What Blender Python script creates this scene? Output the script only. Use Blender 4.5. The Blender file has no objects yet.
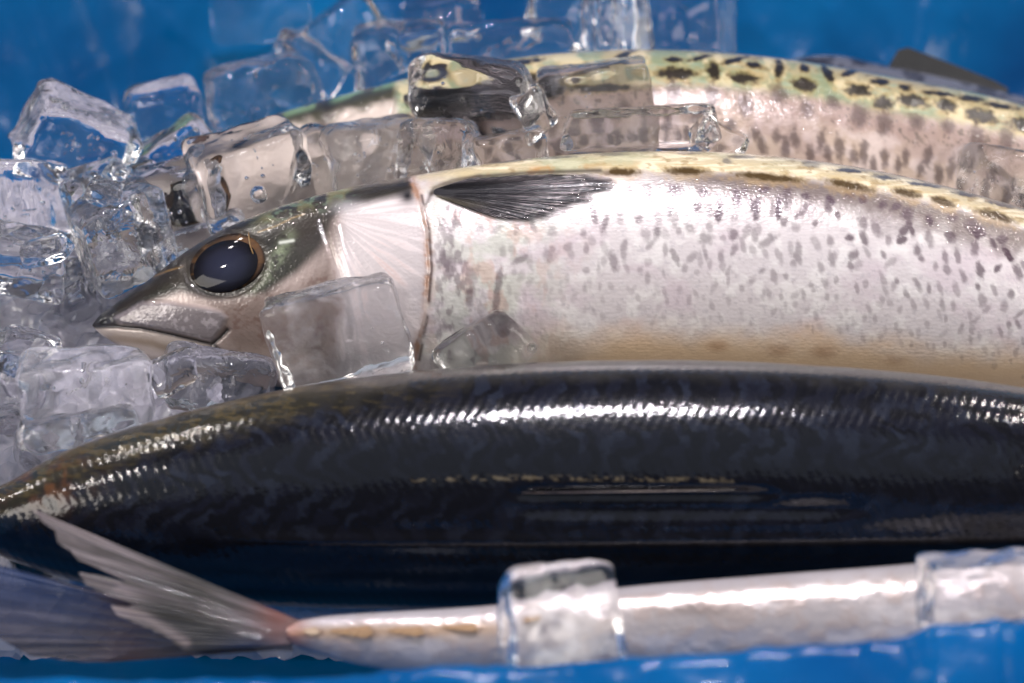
import bpy, math, random
import numpy as np
from mathutils import Vector, Matrix, Euler

# ------------------------------------------------------------------ camera, world, lamps, exposure
S = bpy.context.scene
COL = S.collection
ELEV = math.radians(40)
DIST = 0.90
TGT = Vector((0, 0, 0.05))
RIGHT = Vector((1, 0, 0))
UP = Vector((0, math.sin(ELEV), math.cos(ELEV)))
TOCAM = Vector((0, -math.cos(ELEV), math.sin(ELEV)))

cam_d = bpy.data.cameras.new('camera')
cam = bpy.data.objects.new('camera', cam_d)
COL.objects.link(cam)
cam.location = TGT + TOCAM * DIST
cam.rotation_euler = (math.radians(90) - ELEV, 0, 0)
cam_d.lens = 108
cam_d.sensor_width = 36
cam_d.clip_start = 0.01
cam_d.clip_end = 50
cam_d.dof.use_dof = True
cam_d.dof.focus_distance = DIST - 0.002
cam_d.dof.aperture_fstop = 6.7
S.camera = cam

W = bpy.data.worlds.new('World')
S.world = W
W.use_nodes = True
W.node_tree.nodes['Background'].inputs['Color'].default_value = (0.80, 0.78, 0.90, 1)
W.node_tree.nodes['Background'].inputs['Strength'].default_value = 0.06


def lamp(name, loc, aim, sx, sy, power, color):
    l = bpy.data.lights.new(name, 'AREA')
    l.shape = 'RECTANGLE'
    l.size, l.size_y = sx, sy
    l.energy = power
    l.color = color
    o = bpy.data.objects.new(name, l)
    COL.objects.link(o)
    o.location = loc
    d = Vector(aim) - Vector(loc)
    o.rotation_euler = d.to_track_quat('-Z', 'Y').to_euler()
    return o


lamp('counter_strip_lamp', (0.02, 0.16, 0.82), (0.02, 0, 0.04), 0.24, 0.012, 4.8, (1.0, 0.94, 1.0))
lamp('added_overhead_fill', (-0.10, -0.55, 1.40), (0, 0, 0), 2.0, 1.2, 2.4, (0.74, 0.85, 1.0))  # broad soft fill added from above and in front, not a known fixture
lamp('added_side_fill', (-1.25, -0.50, 0.85), (0, 0, 0.03), 0.7, 0.7, 10.5, (1.0, 0.93, 0.86))  # side fill added to brighten the flanks without streaks on the dark fish
lamp('added_side_fill', (1.30, -0.50, 0.85), (0, 0, 0.03), 0.7, 0.7, 11.5, (1.0, 0.94, 0.88))  # matching added fill from the right
for sparkle_x, sparkle_y, sparkle_z, sparkle_w in [(-0.56, 0.44, 0.74, 0.6), (0.52, 0.36, 0.84, 0.7), (-0.62, -0.05, 0.80, 0.7), (0.66, 0.10, 0.70, 0.6),
                                       (-0.48, 0.62, 0.66, 0.6), (0.46, 0.60, 0.66, 0.6), (-0.80, 0.40, 0.50, 0.5)]:
    lamp('added_sparkle_light', (sparkle_x, sparkle_y, sparkle_z), (0, 0, 0.04), 0.022, 0.022, sparkle_w, (1.0, 0.93, 0.88))  # tiny lights added around the box only to make the ice sparkle

S.view_settings.view_transform = 'Standard'
S.view_settings.look = 'None'
S.view_settings.exposure = 0.25
S.view_settings.gamma = 1.0
S.render.engine = 'CYCLES'
S.cycles.max_bounces = 16
S.cycles.transmission_bounces = 14
S.cycles.glossy_bounces = 6
S.cycles.diffuse_bounces = 4
S.cycles.transparent_max_bounces = 16
S.cycles.sample_clamp_indirect = 6.0
S.cycles.caustics_refractive = True
S.cycles.caustics_reflective = True
S.cycles.use_denoising = True

# ------------------------------------------------------------------ helpers


def pxsize(d):
    return 0.36 / 1.08 * DIST / 1024 * (DIST - d) / DIST


def P(px, py, d):
    """point d metres nearer than the middle plane, on the line of sight of a picture position"""
    s = pxsize(d)
    return TGT + RIGHT * ((px - 512) * s) + UP * ((341.5 - py) * s) + TOCAM * d


def lin(r, g, b):
    def f(c):
        c = c / 255
        return c / 12.92 if c <= 0.04045 else ((c + 0.055) / 1.055) ** 2.4
    return np.array([f(r), f(g), f(b)])


def vnoise(x, y, seed=0):
    rng = np.random.RandomState(seed)
    N = 256
    T = rng.rand(N, N)
    xi = np.floor(x).astype(int)
    yi = np.floor(y).astype(int)
    fx = x - xi
    fy = y - yi
    fx = fx * fx * (3 - 2 * fx)
    fy = fy * fy * (3 - 2 * fy)
    a = T[xi % N, yi % N]
    b = T[(xi + 1) % N, yi % N]
    c = T[xi % N, (yi + 1) % N]
    d = T[(xi + 1) % N, (yi + 1) % N]
    return (a * (1 - fx) + b * fx) * (1 - fy) + (c * (1 - fx) + d * fx) * fy


def fbm(x, y, seed=0, octs=4):
    v = 0
    amp = 0.5
    tot = 0
    for k in range(octs):
        v = v + amp * vnoise(x * 2 ** k + 17.3 * k, y * 2 ** k + 5.1 * k, seed + k)
        tot += amp
        amp *= 0.55
    return v / tot


def sstep(e0, e1, x):
    t = np.clip((x - e0) / (e1 - e0), 0, 1)
    return t * t * (3 - 2 * t)


def seg_dist(A, B, pts):
    dm = np.full(A.shape, 1e9)
    for (x0, y0), (x1, y1) in zip(pts[:-1], pts[1:]):
        dx, dy = x1 - x0, y1 - y0
        L = dx * dx + dy * dy + 1e-9
        t = np.clip(((A - x0) * dx + (B - y0) * dy) / L, 0, 1)
        dm = np.minimum(dm, np.hypot(A - x0 - t * dx, B - y0 - t * dy))
    return dm


def poly_mask(A, B, pts, soft):
    inside = np.zeros(A.shape, bool)
    n = len(pts)
    for i in range(n):
        x0, y0 = pts[i]
        x1, y1 = pts[(i + 1) % n]
        if y0 == y1:
            continue
        c = ((y0 > B) != (y1 > B)) & (A < (x1 - x0) * (B - y0) / (y1 - y0) + x0)
        inside ^= c
    d = seg_dist(A, B, list(pts) + [pts[0]])
    sd = np.where(inside, d, -d)
    return sstep(-soft, soft, sd)


def mixc(C, col, m):
    col = np.asarray(col)
    return C * (1 - m[..., None]) + col * m[..., None]


def smooth_interp(x, pts):
    """Catmull style monotone-ish interpolation through (x, y) points"""
    xs = np.array([p[0] for p in pts], float)
    ys = np.array([p[1] for p in pts], float)
    m = np.gradient(ys, xs)
    x = np.clip(x, xs[0], xs[-1])
    i = np.clip(np.searchsorted(xs, x) - 1, 0, len(xs) - 2)
    h = xs[i + 1] - xs[i]
    t = (x - xs[i]) / h
    return ((2 * t**3 - 3 * t**2 + 1) * ys[i] + (t**3 - 2 * t**2 + t) * h * m[i]
            + (-2 * t**3 + 3 * t**2) * ys[i + 1] + (t**3 - t**2) * h * m[i + 1])


def grid_mesh(name, V, mat, parent=None, col=None, fc=None, wrap=False, extra=None):
    """V: (n, m, 3) grid of points -> one smooth mesh object"""
    n, m = V.shape[:2]
    me = bpy.data.meshes.new(name)
    me.vertices.add(n * m)
    me.vertices.foreach_set('co', np.ascontiguousarray(V.reshape(-1), dtype=np.float32))
    idx = np.arange(n * m).reshape(n, m)
    if wrap:
        idx2 = np.concatenate([idx, idx[:, :1]], axis=1)
    else:
        idx2 = idx
    q = np.stack([idx2[:-1, :-1], idx2[1:, :-1], idx2[1:, 1:], idx2[:-1, 1:]], -1).reshape(-1, 4)
    nq = len(q)
    me.loops.add(nq * 4)
    me.loops.foreach_set('vertex_index', q.reshape(-1).astype(np.int32))
    me.polygons.add(nq)
    me.polygons.foreach_set('loop_start', np.arange(0, nq * 4, 4, dtype=np.int32))
    me.polygons.foreach_set('use_smooth', np.ones(nq, bool))
    me.update(calc_edges=True)
    me.validate()
    if col is not None:
        a = me.color_attributes.new('Col', 'FLOAT_COLOR', 'POINT')
        c4 = np.ones((n * m, 4), np.float32)
        c4[:, :col.shape[-1]] = col.reshape(n * m, -1)
        a.data.foreach_set('color', c4.reshape(-1))
    if fc is not None:
        a = me.attributes.new('fc', 'FLOAT_VECTOR', 'POINT')
        a.data.foreach_set('vector', np.ascontiguousarray(fc.reshape(-1), dtype=np.float32))
    me.materials.append(mat)
    o = bpy.data.objects.new(name, me)
    COL.objects.link(o)
    if parent is not None:
        o.parent = parent
    return o


def tag(o, label, cat, group=None, kind=None):
    o['label'] = label
    o['category'] = cat
    if group:
        o['group'] = group
    if kind:
        o['kind'] = kind


# ------------------------------------------------------------------ materials


class NT:
    def __init__(self, name):
        self.m = bpy.data.materials.new(name)
        self.m.use_nodes = True
        self.t = self.m.node_tree
        self.t.nodes.clear()
        self.out = self.t.nodes.new('ShaderNodeOutputMaterial')

    def n(self, typ, **kw):
        nd = self.t.nodes.new(typ)
        for k, v in kw.items():
            if k.startswith('_'):
                setattr(nd, k[1:], v)
            else:
                nd.inputs[k.replace('__', ' ')].default_value = v
        return nd

    def l(self, a, b):
        self.t.links.new(a, b)


def fish_material(name, metallic, rough, bump1, bump2, coat_rough, wave=0.0, spec=0.5, glitter=1.0):
    N = NT(name)
    p = N.n('ShaderNodeBsdfPrincipled')
    p.inputs['Roughness'].default_value = rough
    p.inputs['Coat Weight'].default_value = 1.0
    p.inputs['Coat Roughness'].default_value = coat_rough
    p.inputs['Coat IOR'].default_value = 1.38
    p.inputs['Specular IOR Level'].default_value = spec
    at = N.n('ShaderNodeAttribute', _attribute_name='Col')
    N.l(at.outputs['Color'], p.inputs['Base Color'])
    mm = N.n('ShaderNodeMath', _operation='MULTIPLY')
    N.l(at.outputs['Alpha'], mm.inputs[0])
    mm.inputs[1].default_value = metallic
    N.l(mm.outputs[0], p.inputs['Metallic'])
    fc = N.n('ShaderNodeAttribute', _attribute_name='fc')
    # scales: staggered small cells, longer along the body
    mp = N.n('ShaderNodeMapping')
    mp.inputs['Scale'].default_value = (0.20, 0.26, 1)
    N.l(fc.outputs['Vector'], mp.inputs['Vector'])
    vo = N.n('ShaderNodeTexVoronoi', _feature='F1')
    vo.inputs['Scale'].default_value = 1.0
    vo.inputs['Randomness'].default_value = 0.75
    N.l(mp.outputs[0], vo.inputs['Vector'])
    no = N.n('ShaderNodeTexNoise')
    no.inputs['Scale'].default_value = 0.30
    no.inputs['Detail'].default_value = 3
    N.l(fc.outputs['Vector'], no.inputs['Vector'])
    b1 = N.n('ShaderNodeBump')
    b1.inputs['Strength'].default_value = bump1
    b1.inputs['Distance'].default_value = 0.00018
    N.l(vo.outputs['Distance'], b1.inputs['Height'])
    b2 = N.n('ShaderNodeBump')
    b2.inputs['Strength'].default_value = bump2
    b2.inputs['Distance'].default_value = 0.00025
    N.l(no.outputs['Fac'], b2.inputs['Height'])
    N.l(b1.outputs[0], b2.inputs['Normal'])
    last = b2
    if wave:
        sx = N.n('ShaderNodeSeparateXYZ')
        N.l(fc.outputs['Vector'], sx.inputs[0])
        # arcs across the flank: phase bends with height on the body
        ab = N.n('ShaderNodeMath', _operation='SUBTRACT')
        N.l(sx.outputs['Y'], ab.inputs[0])
        ab.inputs[1].default_value = 430
        sq = N.n('ShaderNodeMath', _operation='ABSOLUTE')
        N.l(ab.outputs[0], sq.inputs[0])
        sc = N.n('ShaderNodeMath', _operation='MULTIPLY')
        N.l(sq.outputs[0], sc.inputs[0])
        sc.inputs[1].default_value = -0.55
        ad = N.n('ShaderNodeMath', _operation='ADD')
        N.l(sx.outputs['X'], ad.inputs[0])
        N.l(sc.outputs[0], ad.inputs[1])
        fr = N.n('ShaderNodeMath', _operation='MULTIPLY')
        N.l(ad.outputs[0], fr.inputs[0])
        fr.inputs[1].default_value = 0.62
        dn = N.n('ShaderNodeMath', _operation='MULTIPLY_ADD')
        N.l(no.outputs['Fac'], dn.inputs[0])
        dn.inputs[1].default_value = 3.0
        N.l(fr.outputs[0], dn.inputs[2])
        si = N.n('ShaderNodeMath', _operation='SINE')
        N.l(dn.outputs[0], si.inputs[0])
        b3 = N.n('ShaderNodeBump')
        b3.inputs['Strength'].default_value = wave
        b3.inputs['Distance'].default_value = 0.0003
        N.l(si.outputs[0], b3.inputs['Height'])
        N.l(last.outputs[0], b3.inputs['Normal'])
        last = b3
    # water film: fine droplets that break the shine into glitter
    n2 = N.n('ShaderNodeTexVoronoi', _feature='SMOOTH_F1')
    n2.inputs['Scale'].default_value = 0.33
    N.l(fc.outputs['Vector'], n2.inputs['Vector'])
    bc = N.n('ShaderNodeBump')
    bc.inputs['Strength'].default_value = 0.35 * glitter
    bc.inputs['Distance'].default_value = 0.00035
    N.l(n2.outputs['Distance'], bc.inputs['Height'])
    N.l(last.outputs[0], bc.inputs['Normal'])
    N.l(last.outputs[0], p.inputs['Normal'])
    N.l(bc.outputs[0], p.inputs['Coat Normal'])
    N.l(p.outputs[0], N.out.inputs['Surface'])
    return N.m


def plain(name, color, rough=0.3, metallic=0.0, coat=0.0, noise=0.0, scale=400):
    N = NT(name)
    p = N.n('ShaderNodeBsdfPrincipled')
    p.inputs['Roughness'].default_value = rough
    p.inputs['Metallic'].default_value = metallic
    p.inputs['Coat Weight'].default_value = coat
    p.inputs['Coat Roughness'].default_value = 0.05
    tc = N.n('ShaderNodeTexCoord')
    no = N.n('ShaderNodeTexNoise')
    no.inputs['Scale'].default_value = scale
    no.inputs['Detail'].default_value = 4
    N.l(tc.outputs['Object'], no.inputs['Vector'])
    mx = N.n('ShaderNodeMix', _data_type='RGBA')
    mx.inputs[6].default_value = (*color, 1)
    mx.inputs[7].default_value = (*[min(1, c * 1.6 + 0.02) for c in color], 1)
    N.l(no.outputs['Fac'], mx.inputs[0])
    N.l(mx.outputs[2], p.inputs['Base Color'])
    b = N.n('ShaderNodeBump')
    b.inputs['Strength'].default_value = noise
    b.inputs['Distance'].default_value = 0.001
    N.l(no.outputs['Fac'], b.inputs['Height'])
    N.l(b.outputs[0], p.inputs['Normal'])
    N.l(p.outputs[0], N.out.inputs['Surface'])
    return N.m


def vcol_material(name, rough=0.25, coat=0.6, bump=0.3, scale=(0.05, 0.6), transp=0.0, dist=0.0006, metallic=0.0, spec=0.5):
    """fins: colour from the mesh, ray ridges along the first coordinate"""
    N = NT(name)
    p = N.n('ShaderNodeBsdfPrincipled')
    p.inputs['Roughness'].default_value = rough
    p.inputs['Coat Weight'].default_value = coat
    p.inputs['Coat Roughness'].default_value = 0.04
    p.inputs['Specular IOR Level'].default_value = spec
    p.inputs['Metallic'].default_value = metallic
    at = N.n('ShaderNodeAttribute', _attribute_name='Col')
    N.l(at.outputs['Color'], p.inputs['Base Color'])
    N.l(at.outputs['Alpha'], p.inputs['Alpha'])
    fc = N.n('ShaderNodeAttribute', _attribute_name='fc')
    mp = N.n('ShaderNodeMapping')
    mp.inputs['Scale'].default_value = (scale[0], scale[1], 1)
    N.l(fc.outputs['Vector'], mp.inputs['Vector'])
    no = N.n('ShaderNodeTexNoise')
    no.inputs['Scale'].default_value = 1
    no.inputs['Detail'].default_value = 3
    N.l(mp.outputs[0], no.inputs['Vector'])
    b = N.n('ShaderNodeBump')
    b.inputs['Strength'].default_value = bump
    b.inputs['Distance'].default_value = dist
    N.l(no.outputs['Fac'], b.inputs['Height'])
    N.l(b.outputs[0], p.inputs['Normal'])
    if transp:
        tr = N.n('ShaderNodeBsdfTransparent')
        mx = N.n('ShaderNodeMixShader')
        mx.inputs[0].default_value = transp
        N.l(p.outputs[0], mx.inputs[1])
        N.l(tr.outputs[0], mx.inputs[2])
        N.l(mx.outputs[0], N.out.inputs['Surface'])
    else:
        N.l(p.outputs[0], N.out.inputs['Surface'])
    return N.m


def ice_material(name, tint, rough, bump, scale, cloud):
    N = NT(name)
    g = N.n('ShaderNodeBsdfPrincipled')
    g.inputs['Base Color'].default_value = (*tint, 1)
    g.inputs['Transmission Weight'].default_value = 1.0
    g.inputs['IOR'].default_value = 1.31
    g.inputs['Roughness'].default_value = rough
    tc = N.n('ShaderNodeTexCoord')
    no = N.n('ShaderNodeTexNoise')
    no.inputs['Scale'].default_value = scale
    no.inputs['Detail'].default_value = 3
    no.inputs['Distortion'].default_value = 0.6
    N.l(tc.outputs['Object'], no.inputs['Vector'])
    b = N.n('ShaderNodeBump')
    b.inputs['Strength'].default_value = bump
    b.inputs['Distance'].default_value = 0.002
    N.l(no.outputs['Fac'], b.inputs['Height'])
    N.l(b.outputs[0], g.inputs['Normal'])
    w = N.n('ShaderNodeBsdfPrincipled')
    w.inputs['Base Color'].default_value = (0.80, 0.79, 0.84, 1)
    w.inputs['Roughness'].default_value = 0.25
    n3 = N.n('ShaderNodeTexNoise')
    n3.inputs['Scale'].default_value = 55
    n3.inputs['Detail'].default_value = 6
    n3.inputs['Roughness'].default_value = 0.65
    n3.inputs['Distortion'].default_value = 0.8
    oi = N.n('ShaderNodeObjectInfo')
    ad = N.n('ShaderNodeVectorMath', _operation='ADD')
    N.l(tc.outputs['Object'], ad.inputs[0])
    N.l(oi.outputs['Random'], ad.inputs[1])
    N.l(ad.outputs[0], n3.inputs['Vector'])
    N.l(ad.outputs[0], no.inputs['Vector'])
    mr = N.n('ShaderNodeMapRange')
    mr.inputs[1].default_value = 0.50
    mr.inputs[2].default_value = 0.78
    mr.inputs[3].default_value = cloud * 0.12
    mr.inputs[4].default_value = cloud
    N.l(n3.outputs['Fac'], mr.inputs[0])
    N.l(b.outputs[0], w.inputs['Normal'])
    mx = N.n('ShaderNodeMixShader')
    N.l(mr.outputs[0], mx.inputs[0])
    N.l(g.outputs[0], mx.inputs[1])
    N.l(w.outputs[0], mx.inputs[2])
    N.l(mx.outputs[0], N.out.inputs['Surface'])
    return N.m


ICE_CLEAR = ice_material('clear_ice', (0.97, 0.97, 0.98), 0.0, 0.32, 75, 0.05)
ICE_ROUGH = ice_material('pitted_ice', (0.95, 0.95, 0.97), 0.0, 0.6, 150, 0.08)

ICE_VEIL = ice_material('veiled_ice', (0.97, 0.97, 0.98), 0.0, 0.35, 70, 0.16)
ICE_CLOUD = ice_material('cloudy_ice', (0.97, 0.97, 0.98), 0.0, 0.3, 70, 0.42)


def bubble_material():
    N = NT('air_in_ice')
    g = N.n('ShaderNodeBsdfGlass')
    g.inputs['IOR'].default_value = 1 / 1.31
    g.inputs['Roughness'].default_value = 0.0
    N.l(g.outputs[0], N.out.inputs['Surface'])
    return N.m


BUBBLE = bubble_material()


def frost_material():
    N = NT('cloudy_frost')
    d = N.n('ShaderNodeBsdfPrincipled')
    d.inputs['Base Color'].default_value = (0.86, 0.84, 0.88, 1)
    d.inputs['Roughness'].default_value = 0.35
    tr = N.n('ShaderNodeBsdfTransparent')
    tc = N.n('ShaderNodeTexCoord')
    no = N.n('ShaderNodeTexNoise')
    no.inputs['Scale'].default_value = 220
    no.inputs['Detail'].default_value = 5
    N.l(tc.outputs['Object'], no.inputs['Vector'])
    mr = N.n('ShaderNodeMapRange')
    mr.inputs[1].default_value = 0.55
    mr.inputs[2].default_value = 0.72
    mr.inputs[3].default_value = 0.04
    mr.inputs[4].default_value = 0.75
    N.l(no.outputs['Fac'], mr.inputs[0])
    mx = N.n('ShaderNodeMixShader')
    N.l(mr.outputs[0], mx.inputs[0])
    N.l(tr.outputs[0], mx.inputs[1])
    N.l(d.outputs[0], mx.inputs[2])
    b = N.n('ShaderNodeBump')
    b.inputs['Strength'].default_value = 0.8
    b.inputs['Distance'].default_value = 0.002
    N.l(no.outputs['Fac'], b.inputs['Height'])
    N.l(b.outputs[0], d.inputs['Normal'])
    N.l(mx.outputs[0], N.out.inputs['Surface'])
    return N.m


FROST = frost_material()

# ------------------------------------------------------------------ the blue liner and the ice bed


def liner_material():
    N = NT('blue_polythene')
    p = N.n('ShaderNodeBsdfPrincipled')
    tc = N.n('ShaderNodeTexCoord')
    no = N.n('ShaderNodeTexNoise')
    no.inputs['Scale'].default_value = 14
    no.inputs['Detail'].default_value = 5
    N.l(tc.outputs['Object'], no.inputs['Vector'])
    cr = N.n('ShaderNodeValToRGB')
    cr.color_ramp.elements[0].position = 0.3
    cr.color_ramp.elements[0].color = (0.000, 0.038, 0.180, 1)
    cr.color_ramp.elements[1].position = 0.75
    cr.color_ramp.elements[1].color = (0.000, 0.160, 0.440, 1)
    N.l(no.outputs['Fac'], cr.inputs[0])
    N.l(cr.outputs[0], p.inputs['Base Color'])
    p.inputs['Roughness'].default_value = 0.22
    p.inputs['Specular IOR Level'].default_value = 0.25
    p.inputs['Coat Weight'].default_value = 0.2
    p.inputs['Coat Roughness'].default_value = 0.06
    n2 = N.n('ShaderNodeTexNoise')
    n2.inputs['Scale'].default_value = 120
    n2.inputs['Detail'].default_value = 3
    N.l(tc.outputs['Object'], n2.inputs['Vector'])
    b = N.n('ShaderNodeBump')
    b.inputs['Strength'].default_value = 0.25
    b.inputs['Distance'].default_value = 0.002
    N.l(n2.outputs['Fac'], b.inputs['Height'])
    N.l(b.outputs[0], p.inputs['Normal'])
    tl = N.n('ShaderNodeBsdfTranslucent')
    tl.inputs['Color'].default_value = (0.004, 0.55, 1.0, 1)
    mx = N.n('ShaderNodeMixShader')
    mx.inputs[0].default_value = 0.48
    N.l(p.outputs[0], mx.inputs[1])
    N.l(tl.outputs[0], mx.inputs[2])
    N.l(mx.outputs[0], N.out.inputs['Surface'])
    return N.m


CREST_Y = -0.152
crest = []
for cx_, cy_ in [(-60, 690), (150, 690), (300, 680), (500, 672), (640, 666), (780, 657), (860, 646), (905, 636), (935, 621), (1024, 622), (1120, 630)]:
    # height of the front lip along the box
    ray0 = cam.location
    dirv = (P(cx_, cy_ + 12, 0) - ray0)
    t_ = (CREST_Y - ray0.y) / dirv.y
    p_ = ray0 + dirv * t_
    crest.append((p_.x, p_.z))
gx = np.linspace(-0.34, 0.38, 380)
gy = np.linspace(-0.30, 0.36, 420)
GX, GY = np.meshgrid(gx, gy, indexing='ij')
cz = np.interp(GX, [c[0] for c in crest], [c[1] for c in crest])
zin = np.interp(GY, [-0.132, -0.105, 0.12, 0.155, 0.175, 0.21, 0.28, 0.36], [0.010, -0.008, -0.010, -0.004, 0.012, 0.045, 0.12, 0.20])
u = np.clip((GY - CREST_Y) / 0.021, 0, 1)
front = cz * (1 - u * u) + 0.010 * u * u
outw = cz - np.clip(CREST_Y - GY, 0, 1) ** 1.0 * 0.30 - np.clip(CREST_Y - GY - 0.03, 0, 1) * 0.8
GZ = np.where(GY > -0.131, zin, np.where(GY > CREST_Y, front, outw))
GZ += np.clip(-0.25 - GX, 0, 1) * 1.6 + np.clip(GX - 0.30, 0, 1) * 1.6
fold = 0
rng = np.random.RandomState(5)
for k in range(16):
    ang = rng.uniform(0, math.pi)
    fr = rng.uniform(10, 34)
    ph = rng.uniform(0, 6.28)
    s_ = np.sin((GX * math.cos(ang) + GY * math.sin(ang)) * fr + ph + 2.2 * fbm(GX * 9, GY * 9, 40 + k, 2))
    fold = fold + (1 - np.abs(s_)) ** 3 * rng.uniform(0.3, 1)
for k in range(9):
    ang = rng.uniform(0, math.pi)
    fr = rng.uniform(40, 110)
    s_ = np.sin((GX * math.cos(ang) + GY * math.sin(ang)) * fr + rng.uniform(0, 6) + 4 * fbm(GX * 12, GY * 12, 70 + k, 2))
    fold = fold + (1 - np.abs(s_)) ** 5 * 0.45 * sstep(.45, .65, fbm(GX * 14, GY * 14, 90 + k, 2))
amp = np.where(GY > 0.10, 0.0040, np.where(GY < -0.13, 0.0034, 0.001))
GZ = GZ + fold * amp * 0.55 + (fbm(GX * 30, GY * 30, 3) - 0.5) * amp * 1.2
LINER = liner_material()
o = grid_mesh('plastic_sheet', np.stack([GX, GY, GZ], -1), LINER)
tag(o, 'glossy blue plastic sheet lining the box under the ice and fish', 'plastic sheet')

bx = np.linspace(-0.30, 0.34, 420)
by = np.linspace(-0.074, 0.150, 190)
BX, BY = np.meshgrid(bx, by, indexing='ij')
lump = np.abs(fbm(BX * 75, BY * 75, 11, 3) - 0.5) * 2
BZ = 0.006 + 0.014 * (1 - lump) + (fbm(BX * 260, BY * 260, 21, 3) - 0.5) * 0.005
BZ += 0.014 * sstep(-0.055, -0.085, BX) * sstep(-0.055, -0.03, BY) * (1 - sstep(0.07, 0.12, BY))
BZ -= 0.014 * sstep(-0.066, -0.078, BY)
BZ -= 0.020 * sstep(0.115, 0.15, BY) + 0.014 * sstep(-0.064, -0.074, BY)
N = NT('crushed_ice')
pb = N.n('ShaderNodeBsdfPrincipled')
pb.inputs['Base Color'].default_value = (0.62, 0.60, 0.68, 1)
pb.inputs['Roughness'].default_value = 0.12
pb.inputs['Coat Weight'].default_value = 0.8
pb.inputs['Coat Roughness'].default_value = 0.04
pb.inputs['Transmission Weight'].default_value = 0.35
pb.inputs['IOR'].default_value = 1.31
tc = N.n('ShaderNodeTexCoord')
vo = N.n('ShaderNodeTexVoronoi', _feature='F1')
vo.inputs['Scale'].default_value = 140
N.l(tc.outputs['Object'], vo.inputs['Vector'])
bb = N.n('ShaderNodeBump')
bb.inputs['Strength'].default_value = 1.0
bb.inputs['Distance'].default_value = 0.004
N.l(vo.outputs['Distance'], bb.inputs['Height'])
N.l(bb.outputs[0], pb.inputs['Normal'])
N.l(pb.outputs[0], N.out.inputs['Surface'])
o = grid_mesh('crushed_ice', np.stack([BX, BY, BZ], -1), N.m)
o['kind'] = 'stuff'
tag(o, 'bed of wet crushed ice beneath the fish and cubes', 'crushed ice', kind='stuff')

# ------------------------------------------------------------------ fish
ROT = Euler((math.radians(90) - ELEV, 0, 0)).to_matrix().to_4x4()   # flank leans back on the ice


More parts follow.
